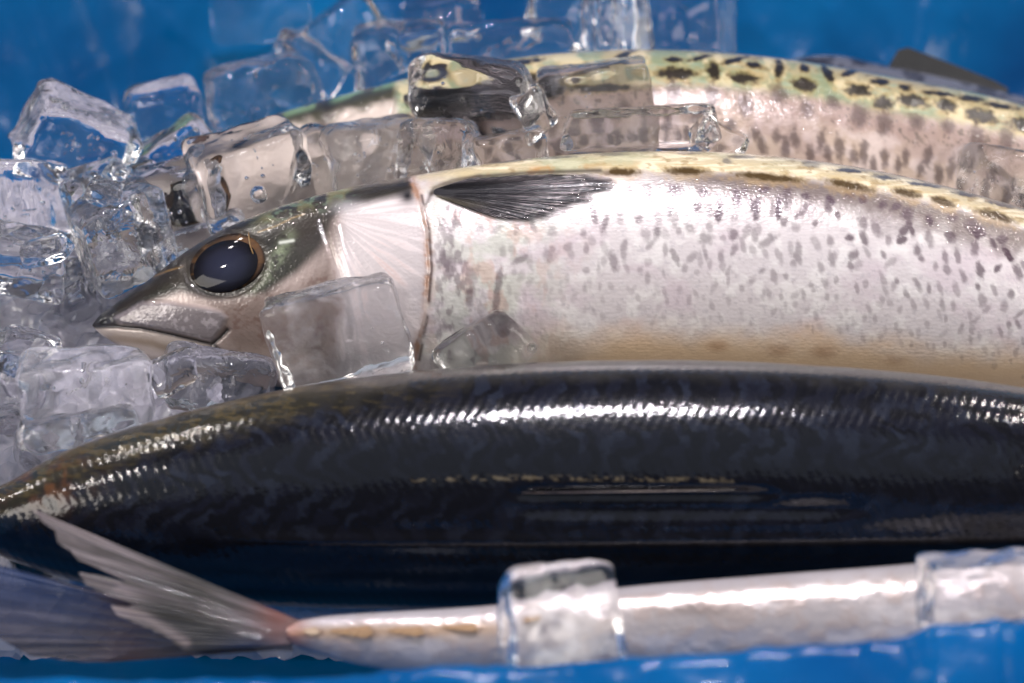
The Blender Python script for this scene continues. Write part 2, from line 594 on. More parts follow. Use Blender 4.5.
class Fish:
    """A fish body drawn in flank coordinates (a along the body, b down the flank), given real thickness."""

    def __init__(self, name, d, top, bot, thick, na, nf=240, nb=50, sq=2.0, dref=None):
        self.d = d
        self.s = pxsize(d + (0.012 if dref is None else dref))
        self.top, self.bot, self.th = top, bot, thick
        a0, a1 = top[0][0], top[-1][0]
        self.sq = sq
        t = np.linspace(0, 1, na)
        a = a0 + (a1 - a0) * t
        phi = np.concatenate([np.linspace(0, math.pi, nf), np.linspace(math.pi, 2 * math.pi, nb + 2)[1:-1]])
        A, PH = np.meshgrid(a, phi, indexing='ij')
        T = smooth_interp(A, top)
        B_ = smooth_interp(A, bot)
        w = smooth_interp(A, thick)
        c, h = (T + B_) / 2, (B_ - T) / 2
        cp, sp = np.cos(PH), np.sin(PH)
        self.A = A
        self.B = c - h * np.sign(cp) * np.abs(cp) ** (2 / sq)
        self.Z = w * np.sign(sp) * np.abs(sp) ** (2 / sq)
        self.PH = PH
        self.T, self.Bo = T, B_
        self.mid = ((a0 + a1) / 2, float((T[na // 2, 0] + B_[na // 2, 0]) / 2))
        base = P(512, 341.5, d)
        loc = self.local(np.array(self.mid[0]), np.array(self.mid[1]), np.array(0.0), raw=True)
        self.root = bpy.data.objects.new(name, None)
        self.root.empty_display_size = 0.02
        COL.objects.link(self.root)
        self.off = loc
        self.root.matrix_world = Matrix.Translation(base + (ROT.to_3x3() @ Vector(loc))) @ ROT

    def local(self, a, b, z, raw=False):
        v = np.stack([(a - 512) * self.s, (341.5 - b) * self.s, z * self.s], -1)
        return v if raw else v - self.off

    def surf(self, a, b):
        """outward height of the flank above the middle plane"""
        T = smooth_interp(a, self.top)
        B_ = smooth_interp(a, self.bot)
        w = smooth_interp(a, self.th)
        c, h = (T + B_) / 2, (B_ - T) / 2
        x = np.clip(np.abs((b - c) / h), 0, 1)
        return w * (1 - x ** self.sq) ** (1 / self.sq)

    def body(self, mat, col, relief=None, name='body'):
        Z = self.Z
        if relief is not None:
            frontm = np.clip(np.sin(self.PH), 0, 1)
            Z = Z + relief * sstep(0.0, 0.35, frontm)
        V = self.local(self.A, self.B, Z)
        arc = np.where(np.sin(self.PH) >= 0, self.B, self.B + 977)
        fc = np.stack([self.A, arc, self.Z * 0.6], -1)
        return grid_mesh(name, V, mat, self.root, col, fc, wrap=True)

    def loft(self, name, E0, E1, mat, col_fn, lift=None, zfn=None, n=120, m=60, corr=0.0, ncorr=30, parent=None, back=0.7):
        """thin fin between two edges; E0, E1 lists of (a, b[, z])"""
        def curve(E, tt):
            E = np.array([list(e) + [0.0] * (3 - len(e)) for e in E], float)
            k = np.concatenate([[0], np.cumsum(np.hypot(np.diff(E[:, 0]), np.diff(E[:, 1])))])
            k = k / max(k[-1], 1e-9)
            return np.stack([np.interp(tt, k, E[:, i]) for i in range(3)], -1)
        tt = np.linspace(0, 1, n)
        ss = np.linspace(0, 1, m)
        c0, c1 = curve(E0, tt), curve(E1, tt)
        G = c0[:, None, :] * (1 - ss)[None, :, None] + c1[:, None, :] * ss[None, :, None]
        A, B, Z = G[..., 0], G[..., 1], G[..., 2]
        if zfn is not None:
            Z = Z + zfn(A, B)
        TT, SS = np.meshgrid(tt, ss, indexing='ij')
        Z = Z + corr * np.sin(TT * math.pi * 2 * ncorr) * sstep(0, 0.25, SS)
        col = col_fn(A, B, TT, SS)
        fc = np.stack([SS * 100, TT * 200, 0 * TT], -1)
        # closed skin: front sheet and back sheet
        edge = np.minimum(np.minimum(TT, 1 - TT) * 12, np.minimum(SS, 1 - SS) * 12).clip(0, 1)
        Vf = self.local(A, B, Z)
        Vb = self.local(A, B, Z - back * (0.15 + edge))
        V = np.concatenate([Vf, Vb[::-1]], 0)
        return grid_mesh(name, V, mat, parent or self.root, np.concatenate([col, col[::-1]], 0),
                         np.concatenate([fc, fc[::-1]], 0))


def spot_layer(A, B, spots, soft=0.35, wob=None):
    m = np.zeros(A.shape)
    for (x, y, rx, ry, ang, st) in spots:
        sel = (np.abs(A - x) < 3 * max(rx, ry) + 4) & (np.abs(B - y) < 3 * max(rx, ry) + 4)
        if not sel.any():
            continue
        ca, sa = math.cos(ang), math.sin(ang)
        dx, dy = A[sel] - x, B[sel] - y
        r = np.hypot((dx * ca + dy * sa) / rx, (-dx * sa + dy * ca) / ry)
        if wob is not None:
            r = r + wob[sel]
        v = st * (1 - sstep(1 - soft, 1 + soft, r))
        m[sel] = np.maximum(m[sel], v)
    return m


# ---------------- middle fish: silver flank, head to the left
f2 = Fish('mackerel', -0.018,
          [(87, 324), (94, 315), (104, 308), (120, 296), (150, 274), (182, 250), (215, 230), (270, 207), (340, 187), (420, 172),
           (520, 157), (640, 149), (760, 152), (900, 172), (1024, 205), (1150, 250), (1280, 305), (1330, 322)],
          [(87, 326), (94, 333), (104, 340), (120, 349), (150, 362), (182, 371), (215, 378), (270, 387), (340, 394), (420, 399),
           (520, 404), (640, 405), (760, 406), (900, 410), (1024, 415), (1150, 410), (1280, 375), (1330, 352)],
          [(87, 2), (94, 8), (104, 14), (120, 20), (150, 31), (182, 41), (215, 49), (270, 61), (340, 72), (420, 82),
           (520, 90), (640, 95), (760, 95), (900, 92), (1024, 84), (1150, 60), (1280, 24), (1330, 10)], na=1060)
f2.root['label'] = 'silver mackerel lying flank up, eye and spread dark fin showing, between two others'
A, B = f2.A, f2.B
Dp = B - f2.T
rel = Dp / np.maximum(f2.Bo - f2.T, 1)
n1 = fbm(A / 14, B / 14, 101)
n2 = fbm(A / 45, B / 30, 102)
n3 = fbm(A / 4, B / 4, 103, 3)
nst = fbm(A / 26, B / 3.0, 104, 3)
C = np.zeros(A.shape + (3,)) + lin(212, 204, 204)
C = mixc(C, lin(230, 225, 222), sstep(0.45, 0.7, n1) * 0.8)
C = mixc(C, lin(206, 190, 196), sstep(0.5, 0.75, n2) * 0.6)
C = mixc(C, lin(165, 160, 165), sstep(0.62, 0.8, n3) * 0.35)
silver = np.full(A.shape, 0.7)
# mottled shoulder just behind the gill cover
sh = np.exp(-((A - 490) / 70) ** 2)
C = mixc(C, lin(190, 196, 178), sh * sstep(0.42, 0.62, fbm(A / 24, B / 18, 110)) * 0.5)
C = mixc(C, lin(196, 150, 132), sh * sstep(0.52, 0.7, fbm(A / 12, B / 18, 111)) * 0.42)
C = mixc(C, lin(120, 108, 112), np.exp(-((A - 455) / 28) ** 2) * sstep(0.55, 0.7, fbm(A / 10, B / 16, 112)) * 0.7)
# belly
bel = sstep(0.64, 0.80, rel + (n2 - 0.5) * 0.12) * sstep(470, 620, A)
C = mixc(C, lin(224, 192, 154), bel * 0.9)
C = mixc(C, lin(168, 130, 100), bel * spot_layer(A, B, [(715, 346, 9, 5, 0, .6), (775, 350, 10, 6, 0, .6), (820, 352, 11, 6, 0, .6), (890, 360, 10, 5, 0, .4)], 0.8))
# grey zone under the back band
gz = sstep(18, 30, Dp) * (1 - sstep(36, 74, Dp + (n1 - 0.5) * 24)) * sstep(600, 720, A)
C = mixc(C, lin(108, 96, 92), gz * 0.95)
# flank spots: rows of short upright flecks, finer toward the belly
r_ = random.Random(7)
spots = []
for row, (dy, sp, rx, ry, st) in enumerate([(40, 22, 5.2, 5.5, .9), (57, 21, 3.8, 9, .8), (76, 20, 3.6, 7, .7), (92, 19, 3.2, 7, .6), (108, 17, 2.9, 6.5, .52), (124, 15, 2.6, 5.5, .46),
                                            (139, 13, 2.4, 5, .38), (154, 12, 2.2, 4.5, .32), (168, 12, 2.0, 4, .25)]):
    x = 500 + r_.uniform(0, 20) + (60 if row < 2 else 0)
    while x < 1200:
        t_ = float(smooth_interp(np.array([x]), f2.top)[0])
        grow = 0.55 + 0.45 * min(1, max(0, (x - 500) / 350))
        if r_.random() < 0.93:
            spots.append((x + r_.uniform(-6, 6), t_ + dy + r_.uniform(-8, 8), rx * r_.uniform(.75, 1.3), ry * r_.uniform(.55, 1.25),
                          r_.uniform(-0.1, 0.5) * -1 if r_.random() < .8 else r_.uniform(0.3, 1.0), st * grow * r_.uniform(.6, 1.1)))
        x += sp * r_.uniform(.6, 1.1)
spots += [(753, 210, 3.6, 15, .15, .8), (775, 210, 3.6, 13, .1, .85), (716, 215, 4, 10, .1, .8), (703, 240, 7, 6, 0, .5), (730, 236, 5, 6, 0, .6),
          (765, 242, 4, 10, 1.0, .5), (612, 262, 4, 9, -.1, .5), (672, 258, 3, 9, -.4, .5), (604, 225, 3, 10, .3, .6), (655, 232, 4, 6, 0, .6),
          (470, 300, 4, 10, 0, .5), (498, 290, 3.5, 22, .15, .55), (522, 260, 9, 4, -.4, .5), (548, 256, 5, 7, 0, .4), (500, 330, 7, 6, 0, .4), (447, 262, 8, 9, .2, .5)]
wob = (n3 - 0.5) * 1.1
sm = spot_layer(A, B, spots, 0.45, wob)
C = mixc(C, lin(76, 58, 68), np.clip(sm * 1.15, 0, 1))
silver = silver * (1 - 0.6 * sm)
# back band with dashes
band = (1 - sstep(17, 27, Dp + (n1 - 0.5) * 10)) * sstep(415, 470, A + (n1 - .5) * 30)
C = mixc(C, lin(200, 185, 150), band)

C = mixc(C, lin(234, 222, 192), band * sstep(.45, .62, nst) * 0.9)
C = mixc(C, lin(140, 112, 66), band * sstep(.58, .7, fbm(A / 9, B / 4, 105)) * 0.55)
C = mixc(C, lin(168, 174, 142), band * .8 * sstep(0.5, 0.72, n2) * sstep(420, 470, A) * (1 - sstep(560, 900, A)) * 0.8)
C = mixc(C, lin(186, 138, 80), band * .8 * sstep(0.5, .7, n1) * np.exp(-((A - 545) / 60) ** 2) * sstep(8, 14, Dp))
dash = [(620, 173, 18, 4.2, 0, .95), (685, 172, 20, 4.0, 0.02, .95), (766, 178, 31, 4.0, .09, .95), (848, 186, 22, 4.4, .2, .95), (906, 194, 13, 4.4, .25, .95),
        (941, 202, 13, 4.2, .3, .95), (994, 216, 19, 4.6, .27, .95), (1050, 236, 17, 4.6, .3, .95)]
halo = spot_layer(A, B, [(x, y + 1, rx * 1.25, ry * 2.0, an, .8) for x, y, rx, ry, an, st in dash], 0.6, wob)
C = mixc(C, lin(190, 158, 98), halo * 0.5)
dm = spot_layer(A, B, [(x, y, rx * 1.05, ry, an, 1) for x, y, rx, ry, an, st in dash], 0.5, wob * 0.7)
C = mixc(C, lin(74, 56, 26), dm)
obl = [(505, 160, 22, 1.6, -.1, .8), (560, 156, 20, 1.6, -.05, .7), (612, 153, 16, 2, 0, .6), (690, 152, 14, 1.6, 0, .6), (727, 161, 5, 3, 0, .6), (745, 156, 12, 1.8, .0, .6),
       (812, 163, 9, 4, .0, .55), (850, 170, 16, 2.4, .05, .9), (886, 177, 14, 3, .05, .9), (928, 184, 18, 2.4, .1, .9), (968, 193, 14, 2.6, .12, .9), (1005, 204, 18, 2.6, .2, .9)]
C = mixc(C, lin(52, 56, 70), spot_layer(A, B, obl, 0.5, wob))
C = mixc(C, lin(110, 116, 120), (1 - sstep(1.0, 7, Dp)) * sstep(420, 480, A) * sstep(700, 860, A) * .9)
silver = np.where(band > .5, 0.25, silver)
# ----- head
hd = 1 - sstep(-4, 3, A - np.interp(B, [174, 198, 232, 268, 315, 365], [411, 419, 427, 430, 426, 414]) + (fbm(A / 9, B / 9, 160) - .5) * 7)
Ch = np.zeros(A.shape + (3,)) + lin(198, 189, 189)
rad = fbm(np.arctan2(B - 215, A - 330) * 22, np.hypot(A - 330, B - 215) / 40, 120, 3)
Ch = mixc(Ch, lin(226, 216, 216), sstep(.45, .7, rad) * .8)
Ch = mixc(Ch, lin(194, 158, 146), sstep(.5, .75, rad) * np.exp(-((A - 385) / 26) ** 2 - ((B - 285) / 50) ** 2) * .5)
Ch = mixc(Ch, lin(170, 150, 140), (1 - sstep(330, 350, A)) * .8)
cheek = poly_mask(A, B, [(215, 305), (260, 296), (300, 290), (330, 262), (345, 300), (330, 350), (240, 350), (222, 338)], 10)
Ch = mixc(Ch, lin(122, 106, 98), cheek * .9)
Ch = mixc(Ch, lin(112, 88, 80), cheek * sstep(.5, .68, n3 * .5 + n1 * .5) * .8)
darkh = poly_mask(A, B, [(80, 330), (92, 300), (180, 240), (280, 195), (345, 180), (430, 165), (430, 186), (398, 196), (368, 203), (345, 206), (333, 222), (322, 248), (300, 272),
                         (268, 294), (210, 298), (180, 292), (150, 302), (128, 312), (118, 322), (98, 328)], 6)
dk = mixc(np.zeros(A.shape + (3,)) + lin(22, 20, 16), lin(38, 36, 24), sstep(.42, .65, n2))
dk = mixc(dk, lin(36, 33, 28), sstep(.5, .65, fbm(A / 8, B / 5, 131)) * .7)
Ch = Ch * (1 - darkh[..., None]) + dk * darkh[..., None]
gold = (1 - sstep(5, 26, Dp + (n1 - .5) * 22)) * sstep(240, 275, A) * (1 - sstep(340, 372, A))
Ch = mixc(Ch, lin(112, 110, 70), gold * sstep(.35, .6, n1) * .9)
Ch = mixc(Ch, lin(104, 128, 102), gold * .7 * sstep(.55, .68, fbm(A / 5, B / 3, 133)) * .9)
Ch = mixc(Ch, lin(44, 40, 36), (1 - sstep(10, 24, Dp + (n1 - .5) * 8)) * sstep(340, 365, A) * .8)
Ch = mixc(Ch, lin(150, 148, 152), np.exp(-((A - 345) / 16) ** 2 - ((B - 207) / 8) ** 2) * .7)
cres = np.exp(-(seg_dist(A, B, [(292, 236), (282, 252), (272, 270), (252, 288)]) / 6.5) ** 2)
Ch = mixc(Ch, lin(150, 164, 130), cres * .6 * sstep(.35, .6, n3 * .4 + n1 * .6))
Ch = mixc(Ch, lin(40, 32, 26), np.exp(-(np.hypot((A - 312) / 30, (B - 234) / 30) ** 3)) * (.6 + .3 * n1))
Ch = mixc(Ch, lin(196, 200, 190), np.exp(-(seg_dist(A, B, [(281, 243), (294, 241)]) / 1.6) ** 2))
snout = poly_mask(A, B, [(80, 330), (84, 318), (120, 290), (185, 243), (196, 262), (190, 285), (160, 286), (138, 300), (118, 316), (112, 330)], 5)
Ch = mixc(Ch, lin(38, 32, 26), snout * .9)
Ch = mixc(Ch, lin(44, 40, 40), poly_mask(A, B, [(80, 322), (100, 308), (118, 312), (112, 326), (90, 330)], 4) * .8)
maxil = poly_mask(A, B, [(112, 318), (140, 302), (170, 303), (205, 308), (222, 312), (228, 318), (220, 332), (212, 341), (185, 336), (150, 329), (120, 325)], 3.5)
Ch = mixc(Ch, lin(120, 113, 115), maxil * .95)
Ch = mixc(Ch, lin(172, 164, 166), maxil * sstep(.5, .65, n1 * .5 + n3 * .5) * .7)
Ch = mixc(Ch, lin(92, 82, 84), maxil * (1 - sstep(112, 150, A)) * .7)
jaw = poly_mask(A, B, [(88, 328), (130, 330), (175, 338), (214, 346), (240, 362), (200, 385), (100, 350)], 3)
Ch = mixc(Ch, lin(198, 184, 174), jaw)
Ch = mixc(Ch, lin(150, 130, 110), jaw * np.exp(-(seg_dist(A, B, [(105, 338), (150, 343), (200, 362)]) / 5) ** 2) * .8)
mouth = seg_dist(A, B, [(90, 326), (112, 326), (140, 328), (170, 334), (212, 344), (221, 337), (228, 330)])
Ch = mixc(Ch, lin(26, 22, 24), np.exp(-(mouth / 2.2) ** 2))
Ch = mixc(Ch, lin(40, 32, 30), np.exp(-(seg_dist(A, B, [(213, 344), (224, 354), (232, 360)]) / 2.6) ** 2))
Ch = mixc(Ch, lin(16, 14, 14), spot_layer(A, B, [(99, 322, 5, 2.6, -.4, 1), (166, 264, 4, 2, -.6, 1), (172, 258, 2.4, 1.5, -.6, 1)], .4))
Ch = mixc(Ch, lin(140, 108, 58), np.exp(-(seg_dist(A, B, [(150, 276), (163, 271), (182, 266)]) / .9) ** 2) * .7)
Ch = mixc(Ch, lin(128, 104, 60), np.exp(-(seg_dist(A, B, [(258, 232), (276, 226), (292, 218), (304, 214)]) / .9) ** 2) * .7)
ring = np.hypot((A - 224) / 41, (B - 264) / 33)
Ch = mixc(Ch, lin(40, 33, 26), np.exp(-((ring - 1) / .16) ** 2) * .85)
Ch = mixc(Ch, lin(18, 18, 26), np.exp(-((A - 408) / 9) ** 2 - ((B - 196) / 9) ** 2))
silh = 0.55 * (1 - darkh)
C = C * (1 - hd[..., None]) + Ch * hd[..., None]
silver = silver * (1 - hd) + silh * hd
gill = [(411, 174), (419, 198), (427, 232), (430, 268), (426, 315), (414, 365)]
gd = seg_dist(A, B, gill)
C = mixc(C, lin(164, 122, 96), np.exp(-((gd + (n3 - .5) * 6) / 4.0) ** 2) * (.35 + .6 * sstep(.4, .65, n1)))
C = mixc(C, lin(58, 40, 36), np.exp(-(seg_dist(A, B, [(422, 196), (430, 232), (433, 268), (429, 315), (420, 360)]) / 1.6) ** 2) * .85 * sstep(.3, .55, n1))  # shadow behind the gill cover painted as a dark slit
C = mixc(C, lin(52, 44, 42), np.exp(-(seg_dist(A, B, [(432, 194), (450, 184), (475, 177), (530, 173), (600, 171)]) / 2.8) ** 2) * .85)
C = mixc(C, lin(206, 190, 150), np.exp(-(seg_dist(A, B, [(420, 176), (445, 172), (470, 172)]) / 5) ** 2) * .7)
C = mixc(C, lin(70, 60, 54), np.exp(-(seg_dist(A, B, [(427, 205), (434, 188), (452, 180), (480, 176)]) / 2.4) ** 2) * .7)  # painted shadow round the base of the pectoral fin
# relief
R = np.zeros(A.shape)
gx_ = np.interp(B, [174, 198, 232, 268, 315, 365], [411, 419, 427, 430, 426, 414])
R += 4.2 * (1 - sstep(-1.8, 1.8, A - gx_ + (n1 - .5) * 4)) * sstep(330, 415, A)
R -= 3.0 * np.exp(-(mouth / 2.4) ** 2)
R += 2.6 * maxil
R -= 2.4 * np.exp(-(np.clip(ring - .95, 0, 9) / .12) ** 2)
R -= 1.6 * np.exp(-(seg_dist(A, B, [(322, 222), (332, 250), (345, 285), (352, 330)]) / 3) ** 2)
R += 1.3 * np.exp(-(seg_dist(A, B, [(338, 226), (344, 250), (356, 285)]) / 2.4) ** 2)
R -= 2.0 * np.exp(-((A - 408) / 9) ** 2 - ((B - 196) / 8) ** 2)
R -= 2.0 * np.exp(-(seg_dist(A, B, [(99, 322), (103, 321)]) / 2.5) ** 2)
R += (n1 - .5) * 1.2 * (1 - hd) * sstep(20, 40, Dp) * (0.5 + sh) + (n3 - .5) * 0.14
R += (rad - .5) * .35 * hd * (1 - darkh)
FISH_SILVER = fish_material('silver_skin', 0.25, 0.32, 0.3, 0.16, 0.04, glitter=1.4)
f2.body(FISH_SILVER, np.concatenate([C, silver[..., None]], -1), R)
# eye


def dome(fish, name, ca, cb, ra, rb, z0, zh, mat, colfn, parent=None, n=56, m=96, ang=0.0):
    rr = np.linspace(0, 1, n)
    th = np.linspace(0, 2 * math.pi, m, endpoint=False)
    RR, TH = np.meshgrid(rr, th, indexing='ij')
    x = RR * np.cos(TH) * ra
    y = RR * np.sin(TH) * rb
    A_ = ca + x * math.cos(ang) - y * math.sin(ang)
    B_ = cb + x * math.sin(ang) + y * math.cos(ang)
    Z_ = z0 + (fish.surf(A_, B_) - float(fish.surf(np.array([ca]), np.array([cb]))[0])) + zh * np.sqrt(np.clip(1 - (RR * .96) ** 2, 0, 1))
    V = fish.local(A_, B_, Z_)
    fc = np.stack([A_, B_, 0 * A_], -1)
    return grid_mesh(name, V, mat, parent or fish.root, colfn(A_, B_, RR, TH), fc, wrap=True)


EYE = vcol_material('wet_eye', 0.5, 0.35, 0.03, (0.2, 0.2), spec=0.05)


def iris_col(A_, B_, RR, TH):
    c = np.zeros(A_.shape + (3,)) + lin(52, 38, 27)
    c = mixc(c, lin(58, 46, 34), np.clip(np.cos(TH - 3.5) * .7 + .3, 0, 1) * sstep(.5, .75, RR) * (1 - sstep(.8, .97, RR)))
    c = mixc(c, lin(90, 68, 52), np.clip(np.cos(TH + .3), 0, 1) * .7)
    c = mixc(c, lin(26, 21, 20), sstep(.86, .98, RR))
    c = mixc(c, lin(120, 86, 50), sstep(.5, .7, fbm(TH * 8, RR * 2, 140)) * .25)
    return c


def pupil_col(A_, B_, RR, TH):
    c = np.zeros(A_.shape + (3,)) + lin(26, 28, 42)
    c = mixc(c, lin(12, 12, 18), sstep(.5, .95, RR))
    c = mixc(c, lin(44, 48, 68), np.exp(-(RR / .5) ** 2) * .6)
    return c


ze = float(f2.surf(np.array([222.0]), np.array([264.0]))[0])
eye = dome(f2, 'eye', 228, 263, 40, 29, ze - 1.8, 4.8, EYE, iris_col, ang=-0.30)
dome(f2, 'pupil', 226, 266, 33.5, 25.5, ze + 1.7, 3.0, EYE, pupil_col, parent=eye, ang=-0.3)
GOLD = plain('gold_rim', (0.16, 0.09, 0.025), .3, 0.2, .6)


def strand(fish, name, pts, r, mat, parent):
    pts = np.array(pts, float)
    k = np.linspace(0, len(pts) - 1, len(pts) * 10)
    c = np.stack([smooth_interp(k, list(zip(range(len(pts)), pts[:, i]))) for i in range(3)], -1)
    th = np.linspace(0, 2 * math.pi, 8, endpoint=False)
    w = r * np.minimum(1, np.minimum(k, k[-1] - k) * 2 + .2)
    A_ = c[:, 0, None] + w[:, None] * np.cos(th)
    B_ = c[:, 1, None] + 0 * th
    Z_ = c[:, 2, None] + w[:, None] * np.sin(th)
    return grid_mesh(name, fish.local(A_, B_, Z_), mat, parent, wrap=True)


strand(f2, 'eyelid_fold', [(249, 232, ze + 4), (251, 246, ze + 6), (256, 262, ze + 6), (252, 276, ze + 5), (243, 285, ze + 3), (236, 288, ze + 1)], 0.8, GOLD, eye)

# pectoral fin
FIN_DARK = vcol_material('dark_fin', 0.35, .4, 0.5, (0.08, 0.75), dist=0.0006)
ncr = 38


def pec_col(A_, B_, TT, SS):
    c = np.zeros(A_.shape + (3,)) + lin(17, 15, 24)
    ray = np.cos(TT * math.pi * 2 * ncr) * .5 + .5
    c = mixc(c, lin(150, 138, 142), sstep(.7, 1, ray) * sstep(.3, .75, SS) * (.15 + .75 * sstep(.45, .6, fbm(SS * 16, TT * 40, 150))))
    c = mixc(c, lin(150, 140, 120), sstep(.6, 1, TT) * (1 - sstep(.3, .6, SS)) * .6)
    c = mixc(c, lin(190, 180, 180), sstep(.6, .75, fbm(SS * 40, TT * 50, 151)) * sstep(.5, 1, SS) * .7)  # pale specks painted as wet highlights on the outer fin
    al = 1 - sstep(.80, 1.0, SS + (fbm(SS * 3, TT * 60, 152) - .5) * .22) * .85
    return np.concatenate([c, al[..., None]], -1)


pz = lambda A_, B_: f2.surf(A_, B_)
f2.loft('pectoral_fin', [(436, 189), (434, 191), (434, 194), (437, 197)],
        [(470, 178), (530, 174), (590, 174), (610, 179), (614, 187), (606, 196), (596, 198), (588, 205), (572, 210), (562, 217), (545, 220), (534, 224), (515, 223), (500, 221), (480, 214), (458, 206)],
        FIN_DARK, pec_col, zfn=lambda A_, B_: f2.surf(A_, B_) + 1.4 + 1.0 * sstep(440, 500, A_), n=520, m=70, corr=0.32, ncorr=ncr, back=1.4)


def tail_pair(f, mat, colfn, a, b, span, length):
    """plain forked tail for fish whose tails lie beyond the frame"""
    for sgn in (-1, 1):
        f.loft('tail_fin', [(a - 25, b - 4 * sgn), (a + 10, b + 2)], [(a + length, b + sgn * span), (a + length * .45, b + sgn * 8)], mat, colfn, n=60, m=40, corr=.4, ncorr=12, back=2)


FIN_GREY = vcol_material('grey_fin', 0.3, .8, 0.9, (0.03, 0.6), dist=0.0008)


def greyfin_col(A_, B_, TT, SS):
    c = np.zeros(A_.shape + (3,)) + lin(92, 88, 88)
    return mixc(c, lin(140, 130, 128), sstep(.5, .6, fbm(SS * 3, TT * 60, 160)) * .6)


tail_pair(f2, FIN_GREY, greyfin_col, 1325, 336, 110, 150)
tag(f2.root, f2.root['label'], 'fish', 'fresh mackerel in the box')

# ---------------- back fish
f1 = Fish('mackerel', -0.070,
          [(86, 224), (92, 214), (104, 205), (124, 192), (160, 167), (200, 144), (240, 124), (330, 95), (420, 72), (520, 54), (640, 46), (760, 52), (900, 74), (1024, 100), (1150, 145), (1280, 205), (1320, 222)],
          [(86, 228), (92, 236), (104, 242), (124, 248), (160, 254), (200, 257), (240, 258), (330, 260), (420, 266), (520, 274), (640, 280), (760, 284), (900, 296), (1024, 310), (1150, 312), (1280, 275), (1320, 252)],
          [(86, 2), (92, 8), (104, 15), (124, 23), (160, 34), (200, 45), (240, 54), (330, 68), (420, 80), (520, 88), (640, 92), (760, 92), (900, 88), (1024, 80), (1150, 58), (1280, 22), (1320, 10)], na=900, nf=200)
A, B = f1.A, f1.B
Dp = B - f1.T
rel = Dp / np.maximum(f1.Bo - f1.T, 1)
n1 = fbm(A / 14, B / 14, 201)
n2 = fbm(A / 45, B / 30, 202)
n3 = fbm(A / 4, B / 4, 203, 3)
nst = fbm(A / 22 + B / 10, B / 3.0 - A / 20, 204, 3)
wob = (n3 - 0.5) * 1.1
C = np.zeros(A.shape + (3,)) + lin(184, 164, 148)
C = mixc(C, lin(206, 190, 184), sstep(.45, .7, n1) * .7)
C = mixc(C, lin(160, 138, 134), sstep(.5, .7, n2) * .5)
silver = np.full(A.shape, .5)
band = 1 - sstep(36, 50, Dp + (n1 - .5) * 18)
C = mixc(C, lin(166, 153, 116), band)
C = mixc(C, lin(104, 92, 56), band * sstep(.55, .7, fbm(A / 9 + B / 14, B / 5, 205)) * .6)
C = mixc(C, lin(122, 136, 106), band * sstep(.45, .62, n2) * .85)
C = mixc(C, lin(140, 158, 136), band * sstep(.52, .66, nst) * .6)
C = mixc(C, lin(204, 190, 152), band * sstep(.52, .68, n1) * .8)
gz = sstep(36, 48, Dp) * (1 - sstep(56, 82, Dp + (n1 - .5) * 20))
C = mixc(C, lin(140, 118, 110), gz * .7)
C = mixc(C, lin(60, 54, 40), gz * sstep(.62, .7, n3) * .6)
sp1 = [(675, 75, 15, 5, 0, .95), (742, 80, 11, 5, .1, .95), (712, 73, 5, 8, 0, .9), (803, 86, 10, 5.5, .1, .95), (857, 92, 10, 5, .1, .95), (880, 105, 8, 6, .1, .95),
       (909, 102, 12, 5.5, .15, .95), (945, 106, 8, 6, .1, .95), (979, 117, 13, 6, .2, .95), (1022, 126, 12, 6, .2, .95), (1066, 140, 12, 6, .3, .95),
       (778, 70, 4, 9, .2, .8), (804, 68, 4, 4, 0, .7), (828, 74, 4, 9, -.25, .85), (754, 66, 7, 3, 0, .9), (672, 60, 7, 2.5, 0, .8), (735, 60, 12, 2.5, -.35, .85), (700, 58, 10, 2, -.3, .7),
       (880, 82, 7, 3, 0, .7), (905, 88, 5, 3, 0, .6), (940, 94, 14, 2, .1, .7), (970, 98, 10, 3, .1, .8), (850, 72, 8, 2.5, -.4, .8), (1000, 106, 14, 2.5, .15, .8),
       (622, 56, 12, 2.5, -.5, .7), (585, 68, 24, 3, -.15, .9), (560, 82, 26, 3, -.1, .9), (530, 80, 18, 5, 0, .9), (520, 62, 18, 2.5, -.15, .7), (480, 66, 20, 2.5, -.2, .7),
       (440, 78, 16, 3, -.2, .7), (600, 90, 26, 3, -.05, .6)]
sp1b = []
for (x, y) in [(672, 95), (710, 98), (742, 108), (776, 96), (803, 112), (830, 104), (855, 117), (880, 126), (912, 124), (943, 128), (972, 140), (1002, 138), (690, 120), (650, 100), (620, 110), (1030, 150)]:
    sp1b.append((x, y, r_.uniform(6, 8), r_.uniform(7, 13), r_.uniform(-.3, .1), .75))
for k in range(60):
    x = 440 + k * 11 + r_.uniform(-3, 3)
    t_ = float(smooth_interp(np.array([x]), f1.top)[0])
    sp1b.append((x, t_ + 86 + (k % 2) * 14 + r_.uniform(-5, 5), r_.uniform(3.8, 5.4), r_.uniform(7, 13), r_.uniform(-.25, .25), .75))
C = mixc(C, lin(206, 170, 90), spot_layer(A, B, [(x, y, rx * 1.3, ry * 1.6, an, .6) for x, y, rx, ry, an, st in sp1], .6, wob) * .8)
m1 = spot_layer(A, B, [(x, y, rx * 1.3, ry * 1.35, an, 1) for x, y, rx, ry, an, st in sp1], .38, wob)
C = mixc(C, lin(34, 27, 16), m1)
mb = spot_layer(A, B, sp1b, .55, wob * 1.2)
C = mixc(C, lin(64, 47, 44), mb)
C = mixc(C, lin(90, 96, 96), (1 - sstep(0.5, 5, Dp)) * sstep(640, 800, A) * .9)
silver *= (1 - .6 * np.maximum(m1, mb)) * (1 - .5 * band)
hd = 1 - sstep(392, 402, A - (B - 100) * .1)
Ch = mixc(np.zeros(A.shape + (3,)) + lin(196, 182, 172), lin(58, 56, 42), 1 - sstep(14, 34, Dp + (n1 - .5) * 20))
